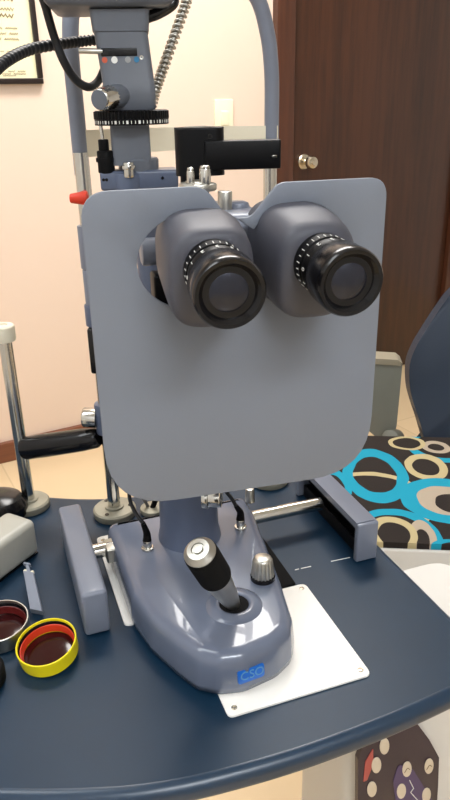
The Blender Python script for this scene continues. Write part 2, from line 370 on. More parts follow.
# ================================================================== patient chair
CF = frame(.40, 1.30, 0, -6)
CH = thing('patient_chair', 'examination chair with circle patterned seat and navy backrest on a white base', 'chair', CF)
SZ = .47
seat_px = [(-.175, -.200), (.30, -.200), (.30, .26), (-.175, .26)]
b = nb(); prism(b, round_poly(seat_px, .03, 6), SZ-.020, SZ, .009, CF, 5, bev_bottom=True)
def seat_mat():
    m = mat('circle_fabric', (52, 42, 38), .9); nt = m.node_tree; N = nt.nodes; Lk = nt.links; bs = N['Principled BSDF']
    tc = N.new('ShaderNodeTexCoord'); nz = N.new('ShaderNodeTexNoise'); nz.inputs['Scale'].default_value = 18; nz.inputs['Detail'].default_value = 1
    Lk.new(tc.outputs['Object'], nz.inputs['Vector'])
    va = N.new('ShaderNodeVectorMath'); va.operation = 'MULTIPLY_ADD'
    Lk.new(nz.outputs['Color'], va.inputs[0]); va.inputs[1].default_value = (.012, .012, 0); va.inputs[2].default_value = (0, 0, 0)
    ad = N.new('ShaderNodeVectorMath'); ad.operation = 'ADD'; Lk.new(tc.outputs['Object'], ad.inputs[0]); Lk.new(va.outputs[0], ad.inputs[1])
    last = None
    TQ, CR, BR, LG = srgb(8, 140, 168), srgb(176, 162, 122), srgb(30, 22, 18), srgb(165, 152, 134)
    def ringpx(cx, cy, rx, ry, thx, col, hole=BR):
        nonlocal last
        c = CF.inverted() @ onz(cx, cy, SZ); e = CF.inverted() @ onz(cx+rx, cy, SZ); f = CF.inverted() @ onz(cx, cy-ry, SZ)
        ax = (e-c).length; ay = (f-c).length
        mp = N.new('ShaderNodeMapping'); mp.vector_type = 'POINT'
        mp.inputs['Location'].default_value = (-(c.x+.006)/ax, -(c.y+.006)/ay, 0); mp.inputs['Scale'].default_value = (1/ax, 1/ay, 0)
        Lk.new(ad.outputs[0], mp.inputs[0])
        ln = N.new('ShaderNodeVectorMath'); ln.operation = 'LENGTH'; Lk.new(mp.outputs[0], ln.inputs[0])
        def less(lim):
            lt = N.new('ShaderNodeMath'); lt.operation = 'LESS_THAN'; lt.inputs[1].default_value = lim; Lk.new(ln.outputs['Value'], lt.inputs[0]); return lt.outputs[0]
        def put(mask, cc):
            nonlocal last
            mx = N.new('ShaderNodeMix'); mx.data_type = 'RGBA'; Lk.new(mask, mx.inputs[0]); mx.inputs[7].default_value = cc
            if last is None: mx.inputs[6].default_value = BR
            else: Lk.new(last, mx.inputs[6])
            last = mx.outputs[2]
        inner = less(1-thx/rx)
        if hole is None:
            sb = N.new('ShaderNodeMath'); sb.operation = 'SUBTRACT'; Lk.new(less(1), sb.inputs[0]); Lk.new(inner, sb.inputs[1]); put(sb.outputs[0], col)
        else:
            put(less(1), col); put(inner, hole)
    ringpx(375, 502, 56, 30, 7, CR)
    ringpx(332, 486, 20, 17, 7, TQ)
    ringpx(440, 446, 34, 15, 9, TQ)
    ringpx(436, 447, 14, 6, 6, LG)
    ringpx(407, 443, 18, 6.5, 5, CR)
    ringpx(375, 474, 32, 25, 11, TQ, None)
    ringpx(426, 467, 21, 12.5, 8, CR)
    ringpx(398, 540, 46, 31, 10, TQ)
    ringpx(424, 540, 14, 20, 7, LG)
    ringpx(394, 534, 24, 17, 8, CR)
    ringpx(447, 500, 47, 21, 17, TQ, LG)
    ringpx(453, 503, 18, 9, 1, BR, BR)
    ringpx(455, 548, 22, 9, 8, TQ)
    Lk.new(last, bs.inputs['Base Color'])
    n2 = N.new('ShaderNodeTexNoise'); n2.inputs['Scale'].default_value = 500; Lk.new(tc.outputs['Object'], n2.inputs['Vector'])
    bp = N.new('ShaderNodeBump'); bp.inputs['Strength'].default_value = .3; bp.inputs['Distance'].default_value = .002
    Lk.new(n2.outputs[0], bp.inputs['Height']); Lk.new(bp.outputs[0], bs.inputs['Normal'])
    return m
obj('seat', b, seat_mat(), CH, ang=60)
b = nb(); prism(b, round_poly([(-.17, -.206), (.33, -.206), (.33, .26), (-.17, .26)], .04, 6), .26, SZ-.013, .006, CF, 4, bev_bottom=True); obj('seat_shell', b, SHELL, CH, ang=60)
b = nb(); lathe(b, [(.24, .0), (.24, .03), (.22, .05), (.10, .07), (.08, .10), (.075, .30)], CF @ Matrix.Translation((.08, .03, 0)), 40); obj('base', b, SHELL, CH)
# footrest platform in front of the seat
b = nb(); prism(b, round_poly([(-.06, -.56), (.30, -.56), (.30, -.20), (-.06, -.20)], .06, 6), .24, .285, .012, CF, 4, bev_bottom=True); obj('footrest', b, SHELL, CH, ang=60)
# backrest: a rounded cushion rising behind the seat, outline in its own plane
BM = CF @ Matrix.Translation((0, .30, 0)) @ Matrix.Rotation(R(90-12), 4, 'X')
inv = BM.inverted(); nB = BM.to_3x3() @ Vector((0, 0, 1))
def onplane(M, x, y, off=0):
    nn = M.to_3x3() @ Vector((0, 0, 1)); p0 = V(M, 0, 0, off); d = ray(x, y)
    q = M.inverted() @ (CAM + d*((p0-CAM).dot(nn)/d.dot(nn))); return q.x, q.y
lp = [onplane(BM, *p) for p in ((452, 288), (437, 309), (424, 329), (414, 346), (408, 363), (408, 385), (412, 402), (418, 420), (424, 442), (428, 460))]
cx = lp[0][0]+.10
outl = lp + [(cx+.13, lp[-1][1]-.01)] + [(2*(cx+.03)-x, y) for x, y in reversed(lp)] + [(cx+.03, lp[0][1]+.10)]
outl = [(p.x, p.y) for p in smooth_path([(x, y, 0) for x, y in outl+[outl[0]]], 4)[:-1]]
b = nb(); prism(b, outl, -.045, .03, .014, BM, 5, bev_bottom=True); obj('backrest', b, NAVYV, CH, ang=60)
# armrest: grey plate with pale top rim and round pivot
AM = CF @ Matrix.Translation((0, .36, 0)) @ Matrix.Rotation(R(90), 4, 'X')
ar = [onplane(AM, *p) for p in ((372, 357), (402, 360), (400, 382), (396, 424), (392, 442), (382, 440), (367, 428), (371, 408))]
b = nb(); prism(b, round_poly(ar, .006, 4), -.025, .012, .004, AM, 3); ap = obj('armrest', b, GREYARM, CH)
tr = [onplane(AM, *p) for p in ((371, 355.5), (397, 357), (402, 361), (401, 363), (371, 361))]
b = nb(); prism(b, round_poly(tr, .004, 4), -.035, .022, .006, AM, 3); obj('armrest_pad', b, mat('beige_pad', (146, 138, 120), .5, bump=.04), ap, label='pale top of the armrest')
q = onplane(AM, 394, 436); b = nb(); cyl(b, V(AM, q[0]+.005, q[1]-.006, .0), V(AM, q[0]-.018, q[1]+.018, .05), .024, .022, bev=.004); obj('pivot', b, GREYARM, CH)
b = nb(); cyl(b, V(AM, q[0]+.02, q[1]-.045, -.02), V(AM, q[0]+.002, q[1]-.002, .02), .017); obj('pivot_post', b, GREYARM, CH)

# ================================================================== plates and rail blocks on the table
GP = 'white steel plates under the instrument'
def plate(x0, y0, x1, y1, z, label, holes):
    T = thing('base_plate', label, 'metal plate', TF @ Matrix.Translation(((x0+x1)/2, (y0+y1)/2, z)))
    b = nb(); prism(b, round_poly([(x0, y0), (x1, y0), (x1, y1), (x0, y1)], .006, 5), z, z+.0022, .0006, TF, 2); obj('sheet', b, WHITEP, T)
    for hx, hy in holes:
        b = nb(); lathe(b, [(.0026, 0), (.0026, .0004), (.0017, .0007), (.0017, .0002), (0, .0002)], TF @ Matrix.Translation((hx, hy, z+.0021)), 16); obj('screw_hole', b, BRASS, T)
plate(-.052, -.142, .088, .000, .0002, 'white square steel plate jutting out under the front of the grey base', [(-.044, -.134), (.081, -.134), (.081, -.007)])
plate(-.112, .004, -.040, .172, .0002, 'narrow white plate peeking out along the left side of the grey base', [(-.105, .163)])

def rail_block(x0, x1, y0, y1, inner, label):
    T = thing('rail_end_block', label, 'rail cover', TF @ Matrix.Translation(((x0+x1)/2, (y0+y1)/2, 0)), 'grey end blocks of the sliding rail')
    ob = nb(); h = .052; th = .0035
    if inner < 0:   # open side faces -x : shell of top, outer side, front and back
        out = nb(); t = nb()
        prof = [(x0, h), (x1-.006, h), (x1-.0015, h-.002), (x1, h-.006), (x1, .001), (x1-th, .001), (x1-th, h-.008), (x0, h-.008)]
        t2 = [[V(TF, px, yy, pz) for px, pz in prof] for yy in (y0+.004, y1-.004)]
        loft(ob, t2)
        box(ob, (x0, y0, .001), (x1-.001, y0+.008, h-.0015), .002, TF); box(ob, (x0, y1-.008, .001), (x1-.001, y1, h-.0015), .002, TF)
        obj('cover', ob, GREYP, T)
        b = nb(); box(b, (x0+.008, y0+.009, .001), (x1-.006, y1-.009, .018), .001, TF)
        for k in range(34):
            yy = y0+.012+k*(y1-y0-.026)/34; box(b, (x0+.008, yy, .018), (x1-.012, yy+.0024, .0205), 0, TF)
        obj('toothed_rack', b, BLACKM, T)
        b = nb(); box(b, (x1-.012, y0+.009, .0205), (x1-.005, y1-.009, h-.009), 0, TF); obj('inner_wall', b, BLACKM, T)
    else:
        ol = round_poly([(x0, y0), (x1, y0), (x1, y1), (x0, y1)], .003, 4)
        box(ob, (x0, y0, .001), (x1, y1, h), .004, TF); obj('cover', ob, GREYP, T)
rail_block(.1595, .187, .014, .180, -1, 'grey open sided rail block at the right end of the chrome axle')
rail_block(-.152, -.126, .002, .178, 1, 'solid grey rail block to the left of the grey base')

# ================================================================== slit lamp instrument
SL = thing('slit_lamp', 'grey slit lamp microscope with joystick base and face shield on the blue table', 'microscope', TF)
H0 = .046
bo = [(-.104, .135), (-.104, .0), (-.095, -.045), (-.080, -.082), (-.069, -.104), (-.052, -.117), (-.030, -.122), (.004, -.116), (.024, -.104), (.034, -.086), (.046, -.03), (.058, .04), (.068, .10), (.070, .135)]
ol = round_poly(bo, [.012, .03, .05, .05, .02, .02, .03, .03, .02, .02, .05, .05, .05, .012], 8)
# body with joystick well: lofted rings from outer skirt to top, then a raised collar around the well
jw = Vector((-.015, -.057))
b = nb()
n = len(ol); C0 = Vector((-.02, .0))
NRM = []
for i in range(n):
    e = (ol[(i+2) % n]-ol[i-2]).normalized(); NRM.append(Vector((-e.y, e.x)))
cc = sum(ol, Vector((0, 0)))/n
if NRM[0].dot(cc-ol[0]) < 0: NRM = [-v for v in NRM]
rings = []
for d, z in ((0, .004), (-.0015, .012), (0, .030), (.0008, .036), (.003, .0412), (.0065, .0443), (.0095, .0454), (.013, .0460)):
    rings.append([V(TF, (p+m*d).x, (p+m*d).y, z) for p, m in zip(ol, NRM)])
loft(b, rings)
base = obj('base', b, BASEG, SL, ang=80)
b = nb(); box(b, (-.080, .002, .0005), (.078, .12, .0040), .001, TF); obj('base_shoe', b, RUBBER, SL)
# raised collar round the joystick well
b = nb(); lathe(b, [(.030, -.004), (.027, .0002), (.0225, .0018), (.019, .0030), (.0165, .0034), (.0148, .0028), (.0138, .001), (.0138, -.0005)], TF @ Matrix.Translation((jw.x, jw.y, .0462)), 48, cap=False)
obj('well_collar', b, BASEG, base, ang=60)
b = nb(); lathe(b, [(0, 0), (.0138, 0), (.0138, .0012), (0, .0012)], TF @ Matrix.Translation((jw.x, jw.y, .0464)), 40); obj('well_boot', b, RUBBER, base)
# joystick
j0 = V(TF, jw.x, jw.y, .046); jt = ony(199, 551, .496)
jd = (jt-j0); JM, JL = axis_m(j0, jt)
b = nb(); lathe(b, [(.0060, .0), (.0080, .010), (.0095, .02), (.0128, JL*.50), (.0134, JL*.53), (.0134, JL*.56), (.008, JL*.57)], JM, 36); J = obj('joystick', b, SATIN, SL)
b = nb(); pr = [(.0130, JL*.565)] + [(.0152+(.0002 if k % 2 else -.0002), JL*(.575+.385*k/14)) for k in range(15)] + [(.0144, JL*.975)]
lathe(b, pr, JM, 40); obj('grip_sleeve', b, RUBBER, J, label='black ribbed grip')
b = nb(); lathe(b, [(.0143, JL*.97), (.0143, JL*.985), (.0100, JL*1.03), (.0060, JL*1.034), (.0055, JL*1.022), (.0045, JL*1.022), (.0043, JL*1.042), (0, JL*1.045)], JM, 36); obj('top_button', b, SATIN, J, label='silver dished cap with push button')
# fluted knob
def fluted(bm, M, r, h, n=20, depth=.0006, top=.8):
    rings = []
    for z, s in ((0, 1.05), (h*.1, 1.05), (h*.85, top+.08), (h*.96, top), (h, top*.85)):
        rings.append([M @ Vector(((r*s+(depth if k % 2 else -depth)*(1 if z < h*.9 else .3))*math.cos(2*math.pi*k/(2*n)), (r*s+(depth if k % 2 else -depth)*(1 if z < h*.9 else .3))*math.sin(2*math.pi*k/(2*n)), z)) for k in range(2*n)])
    loft(bm, rings)
km = TF @ Matrix.Translation((.0265, -.028, .0462))
b = nb(); lathe(b, [(0, 0), (.0125, 0), (.0125, .004), (.0115, .0045), (0, .0045)], km); K = obj('knob_ring', b, BLACK, SL)
b = nb(); fluted(b, km @ Matrix.Translation((0, 0, .004)), .0108, .021); obj('brightness_knob', b, SATIN, K, ang=60)
# small locking knob at the back right
b = nb(); q = onz(250, 497, ZT+.05); cyl(b, (q.x, q.y, ZT+.044), (q.x, q.y, ZT+.062), .0062, .0052, bev=.001); obj('locking_knob', b, SATIN, SL)
# axle
b = nb(); cyl(b, V(TF, -.1245, .103, .030), V(TF, .158, .103, .030), .0082); obj('axle', b, CHROME, SL)
b = nb(); box(b, (-.112, .088, .020), (-.096, .112, .038), .002, TF); obj('axle_guide', b, SATIN, SL)
# label on the sloping front of the base
lm = V(TF, -.012, -.119, .024)
LM = TF @ Matrix.Translation((-.023, -.1205, .022)) @ Matrix.Rotation(R(5), 4, 'Z') @ Matrix.Rotation(R(84), 4, 'X')
b = nb(); prism(b, round_poly([(-.0130, -.0068), (.0130, -.0068), (.0130, .0068), (-.0130, .0068)], .0025, 4), -.004, .0012, .0003, LM, 2); lab = obj('maker_label', b, LABEL, base, label='bright blue label lettered CSO')
for k, ch in enumerate('CSO'):
    obj('letter', text_bm(ch, .0120, LM @ Matrix.Translation((-.0068+.0074*k, 0, .0014)), .0002), LETTER, base)

# column
cp = V(TF, -.020, .0735, 0); CM = Matrix.Translation((cp.x, cp.y, ZT))
b = nb(); lathe(b, [(.0355, .043), (.0345, .050), (.0325, .060), (.0315, .10), (.0315, .235), (.034, .245), (.034, .262), (.028, .268)], CM, 48); obj('column', b, BLUEG, SL)
# chrome clamp screw on the column's right front and a thin wire
b = nb(); a = ony(209, 497, .60); cyl(b, a, a+Vector((.012, -.002, .001)), .0105, bev=.001); cyl(b, a+Vector((-.006, .001, 0)), a, .012, bev=.001); obj('clamp_screw', b, CHROME, SL)
# microscope arm and body behind the shield
top = cp.x, cp.y
b = nb(); box(b, (-.030, .02, 1.000), (.024, .165, 1.022), .006, MF); box(b, (-.026, .022, 1.000), (.020, .062, 1.100), .006, MF); obj('microscope_arm', b, BLUEG, SL)
b = nb(); box(b, (-.034, .012, 1.098), (.030, .100, 1.172), .010, MF)
cyl(b, V(MF, -.058, .045, 1.146), V(MF, -.032, .045, 1.146), .0095, bev=.002); obj('microscope_body', b, GREYP, SL)
b = nb(); box(b, (-.052, .03, 1.110), (-.034, .05, 1.132), .002, MF); obj('body_bracket', b, BLACKM, SL)
b = nb(); cyl(b, V(MF, .046, .05, 1.16), V(MF, .028, .05, 1.16), .012, bev=.002); obj('magnification_drum', b, GREYP, SL)
# posts seen over the top edge of the shield
for (x0, y0, x1, y1, r, Y, mm) in ((190.5, 184, 190.5, 170, .0026, .50, CHROME), (205, 184, 205, 168, .0040, .50, CHROME), (225, 215, 225, 191, .0050, .50, SATIN)):
    b = nb(); cyl(b, ony(x0, y0+5, Y), ony(x1, y1, Y), r, bev=.0008)
    if mm is CHROME: cyl(b, ony(x1, y1, Y), ony(x1, y1-3, Y), r*.9, r*.8, bev=.0006)
    obj('alignment_post', b, mm, SL)
b = nb(); cyl(b, ony(198, 190, .505), ony(198, 183, .505), .013, bev=.001); cyl(b, ony(198, 184, .505), ony(198, 181, .505), .009, bev=.0005); obj('post_flange', b, SATIN, SL)
b = nb(); cyl(b, ony(238, 228, .51), ony(238, 201, .51), .0085, bev=.004); obj('prism_cover', b, GREYP, SL)

# breath shield: plate with a notch in its top edge and two round openings
sx0, sx1, szt, szb = -.0985, .1015, 1.193, .974
import math as _m
def arc(cx, cy, r, a0, a1, n): return [Vector((cx+r*_m.cos(R(a0+(a1-a0)*k/n)), cy+r*_m.sin(R(a0+(a1-a0)*k/n)))) for k in range(n+1)]
outer = round_poly([(sx0, szb), (sx1, szb), (sx1, szt), (.026, szt), (.008, 1.1725), (-.007, 1.1725), (-.022, szt), (sx0, szt)], [.048, .048, .013, .012, .010, .010, .016, .018], 8)
def lobe(x, c, rx, rz):
    u = 1-((x-c)/rx)**2
    return rz*_m.sqrt(u) if u > 0 else 0
LB = ((-.026, .041, .032), (.040, .036, .034)); hz = 1.1465
xa, xb = LB[0][0]-LB[0][1], LB[1][0]+LB[1][1]; hole = []
xs = [(xa+xb)/2-(xb-xa)/2*_m.cos(_m.pi*k/44) for k in range(45)]
for x in xs: hole.append(Vector((x, hz+max(lobe(x, *l) for l in LB))))
for x in reversed(xs[1:-1]): hole.append(Vector((x, hz-max(lobe(x, *l) for l in LB))))
def plate_with_hole(outer, hole, y0, y1, M, bev):
    t = nb(); vo = [t.verts.new((p.x, p.y, 0)) for p in outer]; vh = [t.verts.new((p.x, p.y, 0)) for p in hole]
    es = [t.edges.new((vo[i], vo[(i+1) % len(vo)])) for i in range(len(vo))] + [t.edges.new((vh[i], vh[(i+1) % len(vh)])) for i in range(len(vh))]
    bmesh.ops.triangle_fill(t, edges=es, use_beauty=True, use_dissolve=False)
    # drop any faces that filled the hole
    def inside(p):
        c = False; j = len(hole)-1
        for i in range(len(hole)):
            if (hole[i].y > p.y) != (hole[j].y > p.y) and p.x < (hole[j].x-hole[i].x)*(p.y-hole[i].y)/(hole[j].y-hole[i].y)+hole[i].x: c = not c
            j = i
        return c
    bad = [f for f in t.faces if inside(f.calc_center_median())]; bmesh.ops.delete(t, geom=bad, context='FACES_ONLY')
    ext = bmesh.ops.extrude_face_region(t, geom=t.faces[:])
    vs = [g for g in ext['geom'] if isinstance(g, bmesh.types.BMVert)]; bmesh.ops.translate(t, verts=vs, vec=(0, 0, y1-y0))
    t.transform(Matrix.Rotation(R(90), 4, 'X')); t.transform(M); return t
t = plate_with_hole(outer, hole, 0, .003, MF, 0)
bmesh.ops.recalc_face_normals(t, faces=t.faces[:])
sh = [e for e in t.edges if len(e.link_faces) == 2 and e.calc_face_angle(0) > R(60)]
bmesh.ops.bevel(t, geom=sh, offset=.0007, segments=2, profile=.5, affect='EDGES')
obj('breath_shield', t, SHIELD, SL)

# binocular housings and eyepieces
def sup(c, ux, uz, hw, hh, e=3.0, n=40):
    out = []
    for k in range(n):
        a = 2*math.pi*k/n; ca, sa = math.cos(a), math.sin(a)
        out.append(c + ux*(hw*math.copysign(abs(ca)**(2/e), ca)) + uz*(hh*math.copysign(abs(sa)**(2/e), sa)))
    return out
def eyepiece(bx, by, bz, az, el, L, back, bw):
    A, E = R(az), R(el)
    d = Vector((math.sin(A)*math.cos(E), -math.cos(A)*math.cos(E), -math.sin(E)))
    B = Vector((bx, by, bz)); ux = Vector((math.cos(A), math.sin(A), 0)); uz = ux.cross(d)
    if uz.z < 0: uz = -uz
    bk = Vector(back); wx = MF.to_3x3() @ Vector((1, 0, 0)); wz = Vector((0, 0, 1))
    rings = []
    def mixf(s):
        c = bk.lerp(B, s); x = wx.lerp(ux, s).normalized(); z = wz.lerp(uz, s).normalized(); return c, x, z
    for s, hw, hh, dz, e in ((-.25, bw*.99, .0285, .0, 3.0), (0, bw*.99, .0300, -.001, 3.0), (.35, bw*.975, .0315, -.003, 3.2), (.65, bw*.955, .0318, -.0055, 3.2), (.86, bw*.93, .0308, -.0070, 3.1), (.96, bw*.90, .0292, -.0074, 3.0), (1.01, bw*.83, .0262, -.0065, 2.7), (1.03, bw*.66, .0195, -.003, 2.2)):
        c, x, z = mixf(s); rings.append(sup(c+z*dz, x, z, hw, hh, e))
    b = nb(); loft(b, rings); hs = obj('binocular_housing', b, HOUSE, SL, ang=60)
    M, _ = axis_m(B-d*.006, B+d*.01)
    b = nb(); lathe(b, [(.0172, 0), (.0176, .010), (.0176, .017), (.0168, .0178), (.0168, .0195), (.0176, .0203), (.0178, L*.62), (.0165, L*.66), (.0165, L*.70)], M, 64)
    ey = obj('eyepiece', b, BLACKM, SL, label='black eyepiece barrel with white dioptre marks')
    LL = L+.006
    b = nb(); lathe(b, [(.0150, L*.62), (.0180, L*.64), (.0194, L*.70), (.0199, LL-.005), (.0197, LL-.0015), (.0188, LL), (.0168, LL-.0002), (.0158, LL-.0014), (.0148, LL-.0024), (.0142, LL-.0036)], M, 64); obj('eyecup_ring', b, BLACK, ey)
    b = nb(); pr = [(.0142*math.sin(R(t)), LL-.0075+.0060*(math.cos(R(t)))) for t in range(90, -1, -9)]; pr[-1] = (0, pr[-1][1]); lathe(b, [(.0142, LL-.009)]+pr, M, 48); obj('lens', b, COATING, ey, ang=80)
    # dioptre scale marks round the barrel
    b = nb()
    for k in range(26):
        a = R(20+k*12.5); rr = .0177; c = M @ Vector((rr*math.cos(a), rr*math.sin(a), .0145)); 
        T2 = M @ Matrix.Translation((rr*math.cos(a), rr*math.sin(a), .0145)) @ Matrix.Rotation(a, 4, 'Z')
        box(b, (-.0002, -.00022, -.0012 if k % 2 else -.0018), (.0002, .00022, .0012 if k % 2 else .0018), 0, T2)
    for k, s in enumerate('5432101234'):
        # digits stand on the barrel, their tops toward the housing
        a = R(40+k*27); rr = .0181
        T2 = M @ Matrix.Rotation(a, 4, 'Z') @ Matrix.Translation((rr, 0, .0235)) @ Matrix.Rotation(R(90), 4, 'Y') @ Matrix.Rotation(R(90), 4, 'Z') @ Matrix.Rotation(R(180), 4, 'X') @ Matrix.Rotation(R(180), 4, 'X')
        merge(b, text_bm(s, .0046, T2, .0001))
    obj('dioptre_scale', b, WHITE, ey)
eyepiece(-.0052, .3985, 1.1530, 12, 6, .045, (-.0145, .452, 1.151), .0275)
eyepiece(.0590, .4222, 1.1508, 16, 5, .045, (.0450, .472, 1.152), .0272)

# black prism block with arm
Y = .55
def wpx(Y): return ((Y*math.cos(TH))+.02)/F_PX     # metres per photograph pixel at distance Y near eye height
s = wpx(Y); c0 = ony(198, 127, Y); zt = c0.z
BX = frame(c0.x+.0005, c0.y, 0, 3)
b = nb(); prism(b, round_poly([(-.018, -.016), (.018, -.016), (.018, .014), (-.018, .014)], .010, 6), zt-.033, zt, .0018, BX, 3)
prism(b, round_poly([(-.015, -.013), (.006, -.013), (.006, .012), (-.015, .012)], .006, 5), zt-.052, zt-.020, .001, BX, 3)
PB = obj('prism_block', b, BLACKM, SL)
b = nb(); prism(b, round_poly([(.003, -.019), (.0585, -.019), (.0585, -.006), (.003, -.006)], .002, 3), zt-.029, zt-.009, .0012, BX, 2, bev_bottom=True); obj('prism_arm', b, BLACKM, PB)
b = nb(); M, _ = axis_m(V(BX, .0535, -.019, zt-.0205), V(BX, .0535, -.021, zt-.0235)); lathe(b, [(.0020, 0), (.0020, .0006), (0, .0007)], M, 20)
M, _ = axis_m(V(BX, .0075, -.0158, zt-.006), V(BX, .0075, -.018, zt-.006)); obj('arm_screw', b, SATIN, PB)
b = nb(); lathe(b, [(.0018, 0), (.0018, .0005), (.001, .0005), (.001, .0002), (0, .0002)], M, 16); obj('grub_screw', b, BLACK, PB)
b = nb(); lathe(b, [(.0105, 0), (.0105, .0006), (.0075, .0006), (.0075, -.001), (0, -.001)], Matrix.Translation((c0.x, c0.y, zt)), 32); obj('top_cap', b, SATIN, PB)

# illumination tower
Y = .65; s = .6/700
XT = ony(130, 100, Y); TWF = frame(XT.x, XT.y, 0, 6)
zz = lambda y: ony(130, y, Y).z
b = nb(); rings = []
for y, hw, hd in ((12, .0238, .021), (33, .0225, .020), (34, .0215, .019), (84, .0213, .019), (86, .0218, .0195), (108, .0214, .019), (110.5, .020, .018)):
    o = round_poly([(-hw, -hd), (hw, -hd), (hw, hd), (-hw, hd)], .0065, 5); rings.append([V(TWF, p.x-.0035*(1 if y < 40 else 0), p.y, zz(y)) for p in o])
loft(b, rings); TW = obj('illumination_tower', b, TOWER, SL, ang=45)
b = nb(); box(b, (-.062, -.032, zz(10)), (.040, .055, zz(-45)), .008, TWF); obj('lamp_housing', b, TOWER, SL)
b = nb(); tube(b, [V(TWF, .040, .0, zz(-8)), V(TWF, .040, -.004, zz(4)), V(TWF, .028, -.006, zz(14)), V(TWF, .014, -.006, zz(20))], .0045, 12); obj('lamp_lever', b, BLACK, TW)
b = nb(); box(b, (-.0205, -.0198, zz(57.5)), (.0085, -.016, zz(49.5)), .0007, TWF); obj('filter_slot', b, BLACK, TW)
b = nb(); cyl(b, V(TWF, -.038, -.018, zz(51.5)), V(TWF, -.019, -.018, zz(52.5)), .0021, bev=.0004); obj('filter_lever', b, SATIN, TW)
for (px, m2, r) in ((104.8, REDDOT, .0022), (114.5, WHITE, .0026), (128, GREYDOT, .0024), (136.7, BLUEDOT, .0022)):
    q = ony(px, 61, Y-.02); xx = (TWF.inverted() @ q).x; M, _ = axis_m(V(TWF, xx, -.0188, zz(61)), V(TWF, xx, -.020, zz(61)))
    b = nb(); lathe(b, [(r, 0), (r, .0006), (0, .0007)], M, 20); obj('filter_dot', b, m2, TW)
M, _ = axis_m(V(TWF, .0118, -.0185, zz(59)), V(TWF, .0118, -.021, zz(59))); b = nb(); lathe(b, [(.0016, 0), (.0016, .0006), (.0008, .0006), (0, .0002)], M, 16); obj('set_screw', b, SATIN, TW)
k0 = V(TWF, -.006, -.012, zz(95)); k1 = V(TWF, -.024, -.040, zz(99.5))
b = nb(); cyl(b, k0, k0.lerp(k1, .55), .0092, bev=.001); kk = obj('knob_stem', b, TOWER, TW)
M, L = axis_m(k0.lerp(k1, .5), k1); b = nb(); fluted(b, M, .0086, L, 22, .00025, .92); obj('slit_knob', b, CHROME, TW, ang=60)
M, L = axis_m(k1, k1+(k1-k0)*.02); b = nb(); lathe(b, [(.0074, -.0004), (.0074, .0004), (0, .0008)], M, 32); obj('knob_face', b, TOWER, TW)
# toothed scale wheel
wc = ony(131.5, 117, Y); WM = Matrix.Translation((wc.x, wc.y, zz(124.5)))
b = nb(); hgt = zz(110)-zz(124.5); nt = 60; rings = []
for z, r0, tooth in ((0, .0300, 0), (0, .0316, 0), (hgt*.42, .0318, 0), (hgt*.42, .0312, 1), (hgt*.92, .0312, 1), (hgt, .0300, 0), (hgt, .024, 0)):
    rings.append([WM @ Vector(((r0+(.0010 if (k % 4 < 2 and tooth) else 0))*math.cos(2*math.pi*k/(4*nt)), (r0+(.0010 if (k % 4 < 2 and tooth) else 0))*math.sin(2*math.pi*k/(4*nt)), z)) for k in range(4*nt)])
loft(b, rings); WH = obj('scale_wheel', b, BLACKM, SL, ang=30, label='black toothed wheel with white scale marks')
b = nb()
for k in range(60):
    a = 2*math.pi*k/60; M = WM @ Matrix.Rotation(a, 4, 'Z') @ Matrix.Translation((.0319, 0, hgt*.21))
    if k % 3: box(b, (-.0001, -.0003, -.0012), (.0001, .0003, .0012), 0, M)
    else: box(b, (-.0001, -.0009, -.0013), (.0001, .0009, .0013), 0, M)
obj('scale_marks', b, WHITE, WH)
# neck, bracket and fittings below the wheel
b = nb(); ws = lambda x: (TWF.inverted() @ ony(x, 140, Y)).x
o = round_poly([(ws(111.5), -.016), (ws(150), -.016), (ws(150), .014), (ws(111.5), .014)], .004, 4); prism(b, o, zz(164), zz(123.5), 0, TWF); 
lathe(b, [(.0175, zz(172)), (.0178, zz(160)), (.0165, zz(158))], frame(V(TWF, ws(137), 0).x, V(TWF, ws(137), 0).y, 0, 0), 40); obj('tower_neck', b, TOWER, SL)
b = nb(); box(b, (ws(98), -.018, zz(188)), (ws(176), .012, zz(169)), .0025, TWF); cyl(b, V(TWF, ws(125), -.012, zz(192)), V(TWF, ws(125), -.012, zz(171)), .012, bev=.002); BK = obj('tower_bracket', b, BLUEG, SL)
for px in (101.5, 104.5, 160): 
    M, _ = axis_m(V(TWF, ws(px), -.018, zz(177)), V(TWF, ws(px), -.0195, zz(177))); b = nb(); lathe(b, [(.0013, 0), (.0013, .0005), (0, .0004)], M, 14); obj('bracket_screw', b, BLACK, BK)
b = nb(); cyl(b, V(TWF, ws(105), -.012, zz(171)), V(TWF, ws(105), -.012, zz(149)), .0072, bev=.001); cyl(b, V(TWF, ws(104.5), -.012, zz(160)), V(TWF, ws(104.5), -.012, zz(156)), .0080); cyl(b, V(TWF, ws(104), -.012, zz(150)), V(TWF, ws(104), -.012, zz(138)), .0044, bev=.0008); obj('tilt_plunger', b, RUBBER, BK)
b = nb(); cyl(b, V(TWF, ws(103.5), -.012, zz(140)), V(TWF, ws(102.5), -.012, zz(123)), .0016); obj('plunger_rod', b, CHROME, BK)
b = nb(); cyl(b, V(TWF, ws(127), -.022, zz(175)), V(TWF, ws(127), -.022, zz(160)), .0048, bev=.001); cyl(b, V(TWF, ws(127), -.022, zz(167)), V(TWF, ws(127), -.022, zz(163)), .0062, bev=.0006); obj('centering_screw', b, CHROME, BK)
# tower arm down to the column (mostly behind the shield)
b = nb(); tc_ = V(TWF, ws(140), 0, 0)
tube(b, [(tc_.x, tc_.y, 1.19), (tc_.x, tc_.y+.01, 1.12), (tc_.x+.006, tc_.y+.012, 1.04), (cp.x, cp.y+.03, 1.0), (cp.x, cp.y, .99)], .012, 16); obj('tower_arm', b, BLUEG, SL)

